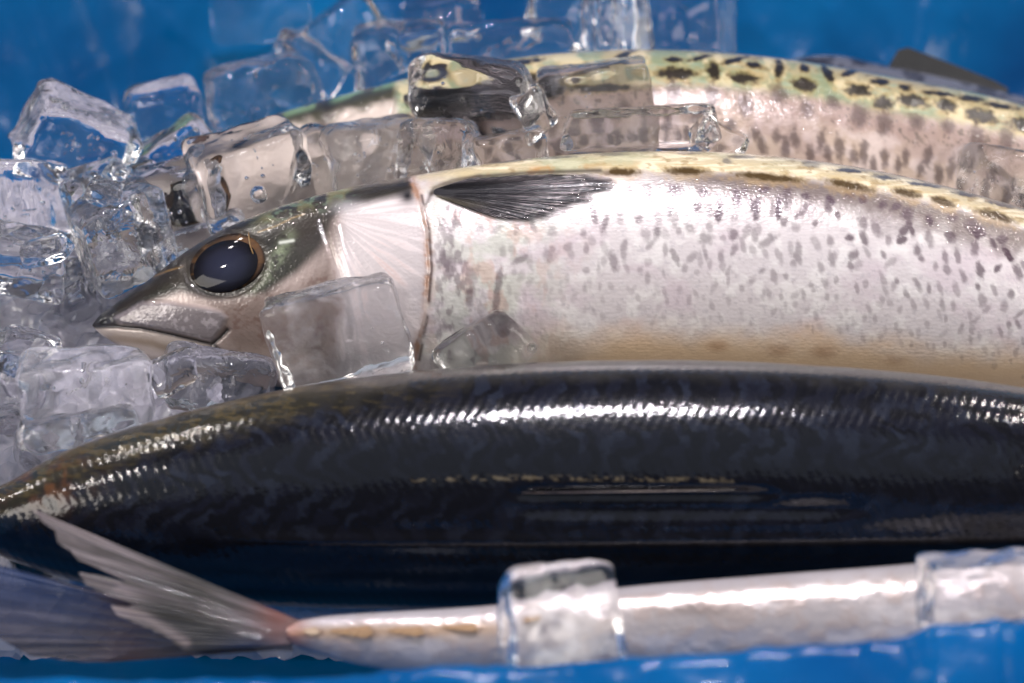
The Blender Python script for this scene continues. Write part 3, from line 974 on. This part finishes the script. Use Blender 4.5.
Ch = mixc(Ch, lin(120, 150, 110), (1 - sstep(3, 12, Dp)) * sstep(.4, .6, n1) * .9)
C = C * (1 - hd[..., None]) + Ch * hd[..., None]
C = mixc(C, lin(40, 34, 28), np.exp(-(seg_dist(A, B, [(326, 98), (328, 116), (320, 140)]) / 7) ** 2) * .85)
R = 5 * (1 - sstep(-3, 3, A - 396 + (B - 100) * .1)) * sstep(320, 392, A) + (n1 - .5) * 1.2 + (n3 - .5) * .2
FISH_BACK = fish_material('banded_skin', 0.2, 0.34, 0.3, 0.2, 0.05, glitter=1.6)
f1.body(FISH_BACK, np.concatenate([C, silver[..., None]], -1), R)
z1 = float(f1.surf(np.array([196.0]), np.array([194.0]))[0]) - 2
e1 = dome(f1, 'eye', 196, 194, 26, 22, z1, 8, EYE, iris_col)
dome(f1, 'pupil', 197, 195, 20, 17, z1 + 3.5, 6, EYE, pupil_col, parent=e1)
f1.loft('pectoral_fin', [(404, 96), (404, 100), (405, 104)], [(440, 86), (520, 80), (560, 84), (566, 92), (540, 108), (500, 120), (460, 122), (420, 116)], FIN_DARK, pec_col,
        zfn=lambda A_, B_: f1.surf(A_, B_) + 3 + 2.0 * sstep(405, 460, A_), n=240, m=50, corr=.5, ncorr=ncr, back=1.5)
tail_pair(f1, FIN_GREY, greyfin_col, 1316, 238, 100, 140)
tag(f1.root, 'yellow-green spotted mackerel at the back, half hidden under clear ice cubes', 'fish', 'fresh mackerel in the box')

# ---------------- front dark fish, its back turned to the viewer
f3 = Fish('mackerel', 0.030,
          [(-52, 520), (-44, 506), (-30, 497), (0, 483), (30, 466), (60, 451), (100, 436), (150, 421), (215, 404), (280, 390), (400, 373), (550, 362), (700, 360), (850, 367), (1024, 386), (1150, 410), (1290, 452), (1330, 470)],
          [(-52, 524), (-44, 538), (-30, 550), (0, 566), (30, 577), (60, 586), (100, 595), (150, 602), (215, 608), (280, 613), (400, 616), (550, 616), (700, 612), (850, 604), (1024, 592), (1150, 572), (1290, 524), (1330, 500)],
          [(-52, 2), (-44, 14), (-30, 26), (0, 44), (30, 55), (60, 64), (100, 73), (150, 82), (215, 92), (280, 100), (400, 108), (550, 112), (700, 110), (850, 104), (1024, 90), (1150, 66), (1290, 24), (1330, 10)],
          na=1000, nf=260, dref=0.020)
A, B = f3.A, f3.B
Dp = B - f3.T
n1 = fbm(A / 16, B / 14, 301)
n2 = fbm(A / 60, B / 30, 302)
n3 = fbm(A / 4, B / 4, 303, 3)
C = np.zeros(A.shape + (3,)) + lin(19, 21, 32)
# wavy dark bars typical of the back
wx = A + 26 * (fbm(A / 24, B / 20, 310) - .5) * 2 + np.abs(B - 488) * .5
wy = B + 10 * (fbm(A / 18, B / 18, 311) - .5) * 2
bars = np.sin(wx / 5.6 + 2.5 * np.sin(wy / 9.0))
bm_ = sstep(-.3, .3, bars) * sstep(.3, .5, n2 + .1)
C = mixc(C, lin(11, 12, 17), bm_ * .8)
C = mixc(C, lin(38, 44, 58), (1 - bm_) * sstep(.5, .7, n1) * .45)
C = mixc(C, lin(13, 14, 20), np.exp(-((B - 480) / 34) ** 2) * .8 * sstep(200, 400, A))
edge = 1 - sstep(8, 46, Dp + (n1 - .5) * 26)
lefty = 1 - sstep(230, 520, A)
C = mixc(C, lin(50, 47, 36), edge * lefty * .85)
C = mixc(C, lin(80, 70, 46), edge * lefty * sstep(.5, .66, fbm(A / 12, B / 3, 312)) * .8)
C = mixc(C, lin(66, 64, 60), (1 - sstep(2, 26, Dp + (n1 - .5) * 14)) * (1 - lefty) * .6)
C = mixc(C, lin(92, 60, 36), np.exp(-((A - 40) / 40) ** 2 - ((B - 482) / 24) ** 2) * sstep(.35, .6, n1) * .9)
C = mixc(C, lin(13, 13, 16), sstep(500, 560, B) * .8)
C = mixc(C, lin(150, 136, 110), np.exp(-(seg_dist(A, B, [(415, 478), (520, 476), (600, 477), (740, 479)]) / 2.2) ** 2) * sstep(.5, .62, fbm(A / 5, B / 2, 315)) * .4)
silver = np.full(A.shape, .2)
R = (n1 - .5) * .7 + (n3 - .5) * .12
groove = np.exp(-((B - 492) / 7.0) ** 2) * sstep(500, 540, A) * (1 - sstep(735, 800, A))
R -= 6 * groove
R -= 5 * np.exp(-((B - 507) / 10.0) ** 2) * sstep(480, 560, A) * (1 - sstep(800, 900, A))
R += 3.5 * np.exp(-((B - 541) / 9.0) ** 2) * sstep(180, 300, A)
R -= 3 * (1 - sstep(-4, 4, -(A - 205 - (B - 480) * .0))) * 0
FISH_DARK = fish_material('dark_back_skin', 0.1, 0.26, 0.15, 0.03, 0.035, wave=0.075, spec=0.1, glitter=0.16)
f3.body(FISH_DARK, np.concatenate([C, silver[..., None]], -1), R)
# first dorsal fin folded down in its groove
FIN_PALE = vcol_material('folded_fin', 0.15, 1.0, .4, (0.05, 0.3))


def fold_col(A_, B_, TT, SS):
    c = np.zeros(A_.shape + (3,)) + lin(48, 44, 44)
    c = mixc(c, lin(178, 160, 152), np.exp(-((TT - .55) / .22) ** 2) * (1 - sstep(.45, 1, SS)) * sstep(.35, .6, fbm(SS * 14, TT, 321) + .15))  # highlight painted along the folded fin, fading toward its rear
    return mixc(c, lin(60, 54, 50), sstep(.5, .7, fbm(SS * 30, TT * 6, 320)) * .5)


f3.loft('dorsal_fin', [(520, 490.5), (520, 491), (520, 491.6)], [(730, 487), (734, 488), (730, 489)], FIN_PALE, fold_col,
        zfn=lambda A_, B_: f3.surf(A_, B_) - 4.5 + 5.5 * np.sin(np.clip((A_ - 520) / 214, 0, 1) * math.pi) ** .5 + 1.2 * np.sin(A_ / 23) + 1.6 * (1 - np.abs(B_ - 489.5) / 3), n=16, m=160, back=5)
tail_pair(f3, FIN_GREY, greyfin_col, 1322, 486, 80, 140)
tag(f3.root, 'large black backed mackerel in front, turned back up, with a wet streak of shine', 'fish', 'fresh mackerel in the box')

# ---------------- front pale fish, belly to the viewer, tail to the left
f4 = Fish('mackerel', 0.072,
          [(284, 630), (292, 626), (310, 622), (350, 618), (400, 615), (490, 609), (620, 591), (760, 579), (915, 567), (1024, 556), (1150, 552), (1290, 580), (1330, 606)],
          [(284, 644), (292, 650), (310, 656), (350, 668), (400, 676), (490, 682), (620, 686), (760, 690), (915, 694), (1024, 690), (1150, 676), (1290, 640), (1330, 612)],
          [(284, 8), (292, 10), (310, 13), (350, 18), (400, 23), (490, 30), (620, 38), (760, 44), (915, 50), (1024, 52), (1150, 46), (1290, 22), (1330, 4)], na=800, nf=140, nb=40)
A, B = f4.A, f4.B
Dp = B - f4.T
n1 = fbm(A / 16, B / 12, 401)
n2 = fbm(A / 60, B / 16, 402)
C = np.zeros(A.shape + (3,)) + lin(180, 171, 169)
C = mixc(C, lin(202, 195, 194), sstep(.45, .7, n2) * .7)
C = mixc(C, lin(176, 156, 146), sstep(.5, .7, n1) * .5)
C = mixc(C, lin(178, 140, 100), np.exp(-((B - smooth_interp(A, [(284, 636), (400, 633), (500, 630), (700, 622), (1330, 600)])) / 7) ** 2) * (1 - sstep(460, 560, A)) * .7)
C = mixc(C, lin(120, 104, 96), np.exp(-((A - 690) / 44) ** 2 - ((B - 609) / 9) ** 2) * .7)
C = mixc(C, lin(180, 178, 190), (1 - sstep(2, 14, Dp)) * .5)
C = mixc(C, lin(150, 90, 72), np.exp(-((A - 288) / 18) ** 2) * .7)
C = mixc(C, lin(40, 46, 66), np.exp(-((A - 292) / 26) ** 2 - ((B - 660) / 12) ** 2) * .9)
R = (n1 - .5) * 2
FISH_BELLY = fish_material('belly_skin', 0.45, 0.3, .25, .3, .08, glitter=.9)
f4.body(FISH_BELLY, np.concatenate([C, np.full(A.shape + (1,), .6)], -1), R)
FINLET = plain('dried_finlet', (0.26, 0.15, 0.07), .35, 0, .6, .4, 900)
for (x0, x1, y, hh) in [(302, 318, 634, 4), (330, 372, 634, 6), (388, 424, 633, 5), (443, 478, 629, 4), (500, 530, 626, 3)]:
    f4.loft('finlet', [(x0 - 2, y - 1), (x1 - 4, y - hh), (x1, y + 1)], [(x0, y + 1), (x1 - 8, y + hh), (x1, y + 2)], FINLET,
            lambda A_, B_, TT, SS: np.zeros(A_.shape + (3,)) + lin(170, 130, 80),
            zfn=lambda A_, B_, x0=x0, x1=x1: f4.surf(A_, B_) + 1.0 + 4.5 * np.clip((A_ - x0) / (x1 - x0), 0, 1), n=24, m=16, back=4)
TAILMAT = vcol_material('tail_fin_skin', 0.35, .7, 0.5, (0.02, 0.4), transp=0.06, dist=0.0008)

TAILMAT_THIN = vcol_material('thin_tail_skin', 0.4, .6, 0.4, (0.02, 0.4), transp=0.38, dist=0.0008)


def tail_col(A_, B_, TT, SS):
    c = np.zeros(A_.shape + (3,)) + lin(112, 104, 104)
    st = fbm(SS * 3, TT * 34 + 5 * fbm(SS * 2, TT * 4, 422), 420, 4)
    c = mixc(c, lin(164, 150, 150), sstep(.5, .68, st) * .7)
    c = mixc(c, lin(72, 68, 64), sstep(.42, .3, st) * .6)
    c = mixc(c, lin(58, 55, 44), np.exp(-((A_ - 195) / 48) ** 2) * .75)
    c = mixc(c, lin(150, 82, 62), np.exp(-((A_ - 276) / 24) ** 2) * .7 * (1 - TT * .5))
    yu = 512 + (A_ - 28) * .45
    c = mixc(c, lin(46, 43, 36), sstep(22, 44, B_ - yu + (st - .5) * 14) * sstep(110, 160, A_) * .85)
    c = mixc(c, lin(140, 126, 122), np.exp(-(seg_dist(A_, B_, [(98, 602), (140, 620), (182, 646)]) / 5) ** 2) * .8)
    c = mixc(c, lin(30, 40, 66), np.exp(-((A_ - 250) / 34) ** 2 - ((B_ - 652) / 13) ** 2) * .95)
    return c


tz = lambda A_, B_: 4 + 0.10 * np.clip(300 - A_, 0, 300) * 0.35
lobe_tr = [(27, 511), (40, 526), (50, 532), (53, 545), (66, 553), (73, 562), (92, 570), (120, 583), (118, 587), (96, 578), (74, 575), (82, 588), (104, 598), (128, 606),
           (138, 607), (122, 610), (106, 608), (112, 618), (140, 630), (165, 642), (180, 655)]
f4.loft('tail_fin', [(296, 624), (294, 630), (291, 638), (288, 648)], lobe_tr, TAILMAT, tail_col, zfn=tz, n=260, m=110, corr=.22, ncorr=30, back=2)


def tail2_col(A_, B_, TT, SS):
    c = np.zeros(A_.shape + (3,)) + lin(66, 60, 63)
    st = fbm(SS * 3, TT * 40, 430, 3)
    c = mixc(c, lin(100, 95, 104), sstep(.45, .65, st) * .7)
    c = mixc(c, lin(48, 76, 128), np.exp(-((TT - .42) / .12) ** 2) * sstep(.3, .6, SS) * .7)
    c = mixc(c, lin(90, 62, 56), np.exp(-((A_ - 120) / 34) ** 2) * .6)
    return c


f4.loft('tail_fin', [(292, 640), (290, 650), (290, 656)],
        [(178, 640), (100, 606), (40, 584), (-10, 570), (-44, 574), (-40, 600), (-20, 640), (20, 662), (70, 668), (104, 668), (128, 656), (176, 650)],
        TAILMAT_THIN, tail2_col, zfn=lambda A_, B_: 0 - 0.06 * np.clip(300 - A_, 0, 400), n=220, m=90, corr=.4, ncorr=24, back=2)
tag(f4.root, 'pale bellied mackerel along the front edge with its forked tail toward the corner', 'fish', 'fresh mackerel in the box')

# ---------------- fifth fish, just a ridge behind the back one
f5 = Fish('mackerel', -0.112,
          [(740, 92), (750, 80), (770, 66), (800, 55), (840, 52), (880, 60), (940, 72), (1024, 92), (1120, 120), (1250, 170)],
          [(740, 96), (750, 110), (770, 126), (800, 140), (840, 154), (880, 166), (940, 180), (1024, 196), (1120, 206), (1250, 200)],
          [(740, 2), (750, 8), (770, 14), (800, 20), (840, 26), (880, 32), (940, 36), (1024, 38), (1120, 34), (1250, 10)], na=300, nf=80)
A, B = f5.A, f5.B
C = np.zeros(A.shape + (3,)) + lin(86, 90, 104)
C = mixc(C, lin(44, 48, 62), sstep(.45, .6, fbm(A / 18, B / 12, 501)))
f5.body(FISH_DARK, np.concatenate([C, np.full(A.shape + (1,), .4)], -1), None)
f5.loft('dorsal_fin', [(890, 68), (915, 72), (960, 84), (1010, 98)], [(902, 47), (912, 44), (925, 49), (960, 62), (1000, 78), (1014, 86)], FIN_DARK,
        lambda A_, B_, TT, SS: np.zeros(A_.shape + (3,)) + lin(10, 9, 11), zfn=lambda A_, B_: 4 + 0 * A_, n=60, m=20, back=5)
tag(f5.root, 'blurred dark mackerel behind the spotted one, only its ridge and black fin showing', 'fish', 'fresh mackerel in the box')

# ------------------------------------------------------------------ ice cubes


def rounded_cube(n, hx, hy, hz, r, jit, seed, wob=0.03):
    rg = np.random.RandomState(seed)
    corners = rg.uniform(-jit, jit, (2, 2, 2, 3))
    faces = []
    g = np.linspace(-1, 1, n)
    verts, quads = [], []
    base = 0
    for ax in range(3):
        for sg in (-1, 1):
            U, Vv = np.meshgrid(g, g, indexing='ij')
            p = np.zeros((n, n, 3))
            p[..., ax] = sg
            p[..., (ax + 1) % 3] = U
            p[..., (ax + 2) % 3] = Vv
            verts.append(p.reshape(-1, 3))
            idx = np.arange(n * n).reshape(n, n) + base
            q = np.stack([idx[:-1, :-1], idx[1:, :-1], idx[1:, 1:], idx[:-1, 1:]], -1).reshape(-1, 4)
            if sg < 0:
                q = q[:, ::-1]
            quads.append(q)
            base += n * n
    v = np.concatenate(verts)
    q = np.concatenate(quads)
    key = np.round((v + 1) * 1e4).astype(np.int64)
    k1 = key[:, 0] * 10**10 + key[:, 1] * 10**5 + key[:, 2]
    _, first, inv = np.unique(k1, return_index=True, return_inverse=True)
    v = v[first]
    q = inv.reshape(-1)[q]
    H = np.array([hx, hy, hz])
    rr = r * H.min()
    p = v * H
    inner = np.clip(p, -(H - rr), H - rr)
    d = p - inner
    L = np.linalg.norm(d, axis=1, keepdims=True)
    p = np.where(L > 1e-9, inner + d / np.maximum(L, 1e-9) * rr, p)
    u = (p / H + 1) / 2
    off = np.zeros_like(p)
    for i in (0, 1):
        for j in (0, 1):
            for k in (0, 1):
                w = (u[:, 0] if i else 1 - u[:, 0]) * (u[:, 1] if j else 1 - u[:, 1]) * (u[:, 2] if k else 1 - u[:, 2])
                off += w[:, None] * corners[i, j, k] * H
    p = p + off
    m_ = H.min()
    s = p / m_
    nn = np.stack([fbm(s[:, 0] * 1.1 + s[:, 2] * .7 + 3 * a_, s[:, 1] * 1.1 - s[:, 2] * .5 + 9, seed % 97 + a_ * 5, 3) for a_ in range(3)], -1) - .5
    p = p + nn * m_ * wob * 4
    return p, q


def mesh_obj(name, p, q, mat, parent=None):
    me = bpy.data.meshes.new(name)
    me.vertices.add(len(p))
    me.vertices.foreach_set('co', np.ascontiguousarray(p.reshape(-1), dtype=np.float32))
    me.loops.add(q.size)
    me.loops.foreach_set('vertex_index', q.reshape(-1).astype(np.int32))
    me.polygons.add(len(q))
    me.polygons.foreach_set('loop_start', np.arange(0, q.size, q.shape[1], dtype=np.int32))
    me.polygons.foreach_set('use_smooth', np.ones(len(q), bool))
    me.update(calc_edges=True)
    me.materials.append(mat)
    o = bpy.data.objects.new(name, me)
    COL.objects.link(o)
    if parent is not None:
        o.parent = parent
    return o


def sphere_pts(n=10, m=14):
    th = np.linspace(0, math.pi, n)
    ph = np.linspace(0, 2 * math.pi, m, endpoint=False)
    T_, P_ = np.meshgrid(th, ph, indexing='ij')
    v = np.stack([np.sin(T_) * np.cos(P_), np.sin(T_) * np.sin(P_), np.cos(T_)], -1).reshape(-1, 3)
    idx = np.arange(n * m).reshape(n, m)
    i2 = np.concatenate([idx, idx[:, :1]], 1)
    q = np.stack([i2[:-1, :-1], i2[1:, :-1], i2[1:, 1:], i2[:-1, 1:]], -1).reshape(-1, 4)
    return v, q


SPH = sphere_pts()
CAMROT = Matrix((RIGHT, UP, TOCAM)).transposed()   # picture-facing frame: columns right, up, toward the viewer


def ice(label, px, py, d, w, h, t, rot, seed, jit=.16, r=.32, rough=False, bubbles=0, frost=0, wob=.06, bub=None):
    s = pxsize(d)
    hx, hy, hz = w * s / 2, h * s / 2, t * s / 2
    r = min(.6, r * 1.35)
    p, q = rounded_cube(22, hx, hy, hz, r, jit, seed, wob)
    o = mesh_obj('ice_cube', p, q, ICE_CLOUD if rough == 'cloud' else ICE_VEIL if rough == 'veil' else (ICE_ROUGH if rough else ICE_CLEAR))
    e = Euler([math.radians(a_) for a_ in rot], 'XYZ').to_matrix()
    o.matrix_world = Matrix.Translation(P(px, py, d)) @ (CAMROT @ e).to_4x4()
    tag(o, label, 'ice cube', 'ice cubes packed round the fish')
    rg = np.random.RandomState(seed + 900)
    H = np.array([hx, hy, hz])
    if bubbles:
        vs, qs = [], []
        c0 = rg.uniform(-.45, .45, 3)
        for k in range(bubbles):
            c = (c0 + rg.normal(0, .28, 3)).clip(-.62, .62) * H
            rad_ = H.min() * (0.02 + 0.05 * rg.rand() ** 2)
            vs.append(SPH[0] * rad_ * np.array([1, 1, rg.uniform(1, 2.2)]) + c)
            qs.append(SPH[1] + k * len(SPH[0]))
        b = mesh_obj('air_bubbles', np.concatenate(vs), np.concatenate(qs), BUBBLE, o)
        b['kind'] = 'stuff'
    if bub:
        for (bx_, by_, bz_, br_) in bub:
            mesh_obj('air_bubble', SPHB[0] * br_ * H.min() + np.array([bx_, by_, bz_]) * H, SPHB[1], BUBBLE, o)
    if frost:
        n_ = 26
        g = np.linspace(-1, 1, n_)
        U, V_ = np.meshgrid(g, g, indexing='ij')
        zz = (fbm(U * 1.6 + seed, V_ * 1.6, seed % 50 + 3, 3) - .5) * 1.1 + rg.uniform(-.3, .3)
        rim = .62 + .25 * (fbm(np.arctan2(U, V_) * 1.5, U * 0 + 2, seed % 40, 2) - .5)
        G = np.stack([U * rim * hx, V_ * rim * hy, np.clip(zz, -.6, .6) * hz], -1)
        f_ = grid_mesh('frost_vein', G, FROST, o)
        f_.rotation_euler = (rg.uniform(-.5, .5), rg.uniform(-.5, .5), rg.uniform(-.6, .6))
        f_.scale = (.8, .8, .8)
    return o


SPHB = sphere_pts(20, 28)

# cubes lying on and between the fish
ice('clear slab of ice leaning over the gill cover of the silver mackerel', 340, 334, 0.017, 132, 104, 62, (18, -10, 14), 1, .14, .22, rough='cloud', bubbles=4)
ice('small pointed ice cube wedged between the silver belly and the black back', 487, 352, 0.012, 84, 66, 54, (10, 12, 38), 2, .22, .35)
ice('square ice cube with one big round bubble, above the eye of the silver mackerel', 252, 178, -0.030, 112, 96, 84, (24, 14, 15), 3, .10, .24, bubbles=10, bub=[(0.0, -.25, .35, .20)])
ice('dark rounded ice cube on the ridge of the spotted mackerel, showing amber edges', 468, 94, -0.036, 124, 70, 74, (14, -16, -10), 4, .2, .45, bubbles=4)
ice('tall clear ice cube with dark top line lying over the spotted flank', 596, 104, -0.040, 116, 82, 60, (12, 6, 8), 5, .14, .25, rough='veil', bubbles=10)
ice('long flat sliver of ice resting along the silver back, under the tall cube', 634, 132, -0.026, 140, 40, 56, (-8, 8, 2), 6, .24, .25)
ice('tiny ice chip at the sharp end of the flat sliver', 718, 137, -0.030, 50, 34, 38, (12, 20, -20), 7, .25, .4)
ice('warm toned ice cube just above the silver gill cover, cloudy inside', 378, 158, -0.034, 106, 78, 70, (20, 18, 12), 8, .22, .35, rough='veil', frost=1, bubbles=8)
ice('rough wedge of ice below the dark rounded cube, full of fine bubbles', 438, 150, -0.030, 66, 66, 56, (14, -24, -14), 9, .25, .3, rough=True, bubbles=30)
ice('small flat ice piece in front of the tall clear cube, by the silver back', 512, 151, -0.024, 72, 38, 44, (10, 8, 12), 10, .2, .4)
ice('wet sparkling ice cube at the picture edge between silver and spotted backs', 1004, 176, -0.036, 92, 58, 62, (8, -20, -8), 11, .2, .3, rough=True, bubbles=12)
ice('upright ice block with rounded top standing on the pale front mackerel', 562, 622, 0.106, 122, 130, 66, (-8, 24, 3), 12, .16, .30, rough='veil', bubbles=3)
ice('wide flat slab of ice covering the pale front mackerel beside the blue fold', 990, 592, 0.102, 146, 74, 50, (14, 16, 3), 13, .08, .12, rough='veil')
# the heap round the head
ice('big blocky ice cube just below the snout of the silver mackerel', 86, 394, 0.012, 130, 84, 84, (20, 8, 4), 20, .10, .26, rough='cloud', bubbles=5, frost=1)
ice('low rounded piece of ice below the big blocky cube, beside the black fish', 78, 436, 0.020, 116, 50, 60, (10, 10, 10), 21, .15, .45, bubbles=10)
ice('crazed lump of ice under the mouth of the silver mackerel', 216, 380, 0.004, 110, 62, 60, (12, 0, -8), 22, .2, .4, rough=True, frost=1)
ice('faceted ice cube left of the silver snout, flat pale face upward', 46, 310, -0.034, 108, 78, 80, (30, -12, 14), 23, .2, .2, bubbles=5, frost=1)
ice('cracked ice cube touching the brow of the silver mackerel, full of sparkles', 122, 238, -0.022, 92, 92, 80, (20, 24, 22), 24, .16, .25, rough=True, bubbles=40)
ice('ice cube tucked behind the cracked one, against the bubble cube', 174, 212, -0.034, 84, 92, 70, (24, -10, 6), 25, .15, .3, bubbles=8)
ice('diamond shaped ice cube, highest of the heap, clear against the blue sheet', 76, 144, -0.048, 112, 84, 84, (22, 26, -24), 26, .12, .24, bubbles=16, frost=1)
ice('blue tinged ice cube at the picture edge below the diamond shaped one', 22, 204, -0.036, 78, 92, 70, (16, -24, -6), 27, .2, .25, rough='veil', bubbles=10)
ice('dim wedge of ice directly under the diamond shaped cube', 98, 196, -0.038, 76, 54, 60, (30, 10, 16), 28, .25, .3)
ice('round topped blurred ice cube against the blue sheet, beyond the diamond one', 162, 112, -0.078, 78, 56, 60, (20, 10, 8), 29, .15, .5, bubbles=3)
ice('slanted slip of ice running up behind the spotted snout', 170, 156, -0.056, 96, 50, 60, (20, -14, 30), 30, .2, .35, bubbles=6)
ice('half hidden ice cube at the picture edge below the faceted cube', 8, 386, -0.004, 74, 84, 70, (20, 10, -12), 31, .15, .3, frost=1)
ice('bluish ice cube at the lower end of the heap, beside the black snout', 6, 444, 0.010, 66, 66, 60, (16, -16, 10), 32, .15, .3, rough=True)
ice('flat ice cube at the picture edge between blue tinged and faceted cubes', 20, 262, -0.018, 90, 56, 70, (34, 8, -8), 33, .2, .25, rough=False, bubbles=12)
ice('clear ice cube squeezed beside the tip of the silver snout', 122, 300, -0.048, 110, 70, 60, (20, 12, 10), 34, .16, .3, frost=1)
ice('narrow shard of ice between bubble cube and warm toned cube', 318, 172, -0.042, 60, 90, 60, (20, 20, -14), 35, .2, .3, bubbles=10)
ice('ice cube under the bubble cube, pressed to the silver brow', 206, 250, -0.036, 100, 60, 60, (20, 0, 24), 36, .2, .3, rough=True, bubbles=20)
# the blurred back row against the sheet
ice('dark bubbly ice cube behind the spotted snout, dotted with lights', 262, 100, -0.086, 104, 76, 70, (20, 16, 16), 40, .15, .3, rough=True, bubbles=26)
ice('tall tilted ice cube with one bright slanting edge, in the back row', 348, 52, -0.100, 92, 92, 66, (10, 10, 38), 41, .12, .14, bubbles=4)
ice('wide ice cube behind the spotted back, left of the pale topped one', 402, 60, -0.094, 96, 74, 60, (16, -10, 6), 42, .12, .25, bubbles=6)
ice('pale topped flat ice cube showing over the wide one in the back row', 442, 22, -0.112, 84, 36, 56, (26, 0, 6), 43, .12, .45, frost=1)
ice('low long wedge of ice on the ridge of the spotted mackerel', 508, 44, -0.088, 134, 46, 60, (14, 8, 5), 44, .22, .25, frost=1)
ice('ice cube behind the long wedge, lost in blur', 572, 20, -0.116, 84, 56, 60, (14, -20, -10), 45, .2, .35, bubbles=5)
ice('large clear ice cube with pale upright edges behind the spotted back', 672, 22, -0.112, 118, 80, 70, (6, -18, 2), 46, .08, .14, bubbles=18)
ice('hazy ice cube left of the large clear one, in the back row', 618, 28, -0.104, 60, 76, 60, (10, 22, 8), 47, .15, .25, bubbles=10)
ice('square outlined ice cube farthest back against the blue sheet', 262, 8, -0.130, 100, 64, 60, (10, 6, 6), 48, .08, .16)
ice('slender ice sliver between bubbly cube and tall tilted cube', 300, 74, -0.104, 80, 66, 56, (16, 0, -34), 49, .15, .2, bubbles=6)

# small broken chips between the cubes
ice('small chip of ice in the gap between the diamond and the slanted slip', 138, 178, -0.046, 44, 34, 34, (20, 30, 20), 60, .25, .4)
ice('small chip of ice on top of the cracked cube', 104, 194, -0.010, 38, 26, 30, (26, 10, -20), 61, .25, .4, bubbles=4)
ice('thin chip of ice lying on the flat cube at the picture edge', 44, 250, -0.004, 52, 26, 30, (20, -20, 14), 62, .25, .4)
ice('chip of ice close to the corner of the silver mouth', 172, 372, 0.010, 46, 36, 30, (16, 10, 24), 63, .25, .4, bubbles=3)
ice('broken lump of ice between the faceted cube and the big blocky cube', 30, 352, -0.002, 66, 40, 44, (26, -8, -14), 64, .22, .4, bubbles=6)
ice('little wedge of ice where the dark rounded cube meets the tall clear cube', 534, 112, -0.030, 36, 46, 34, (12, 20, 28), 65, .25, .35)
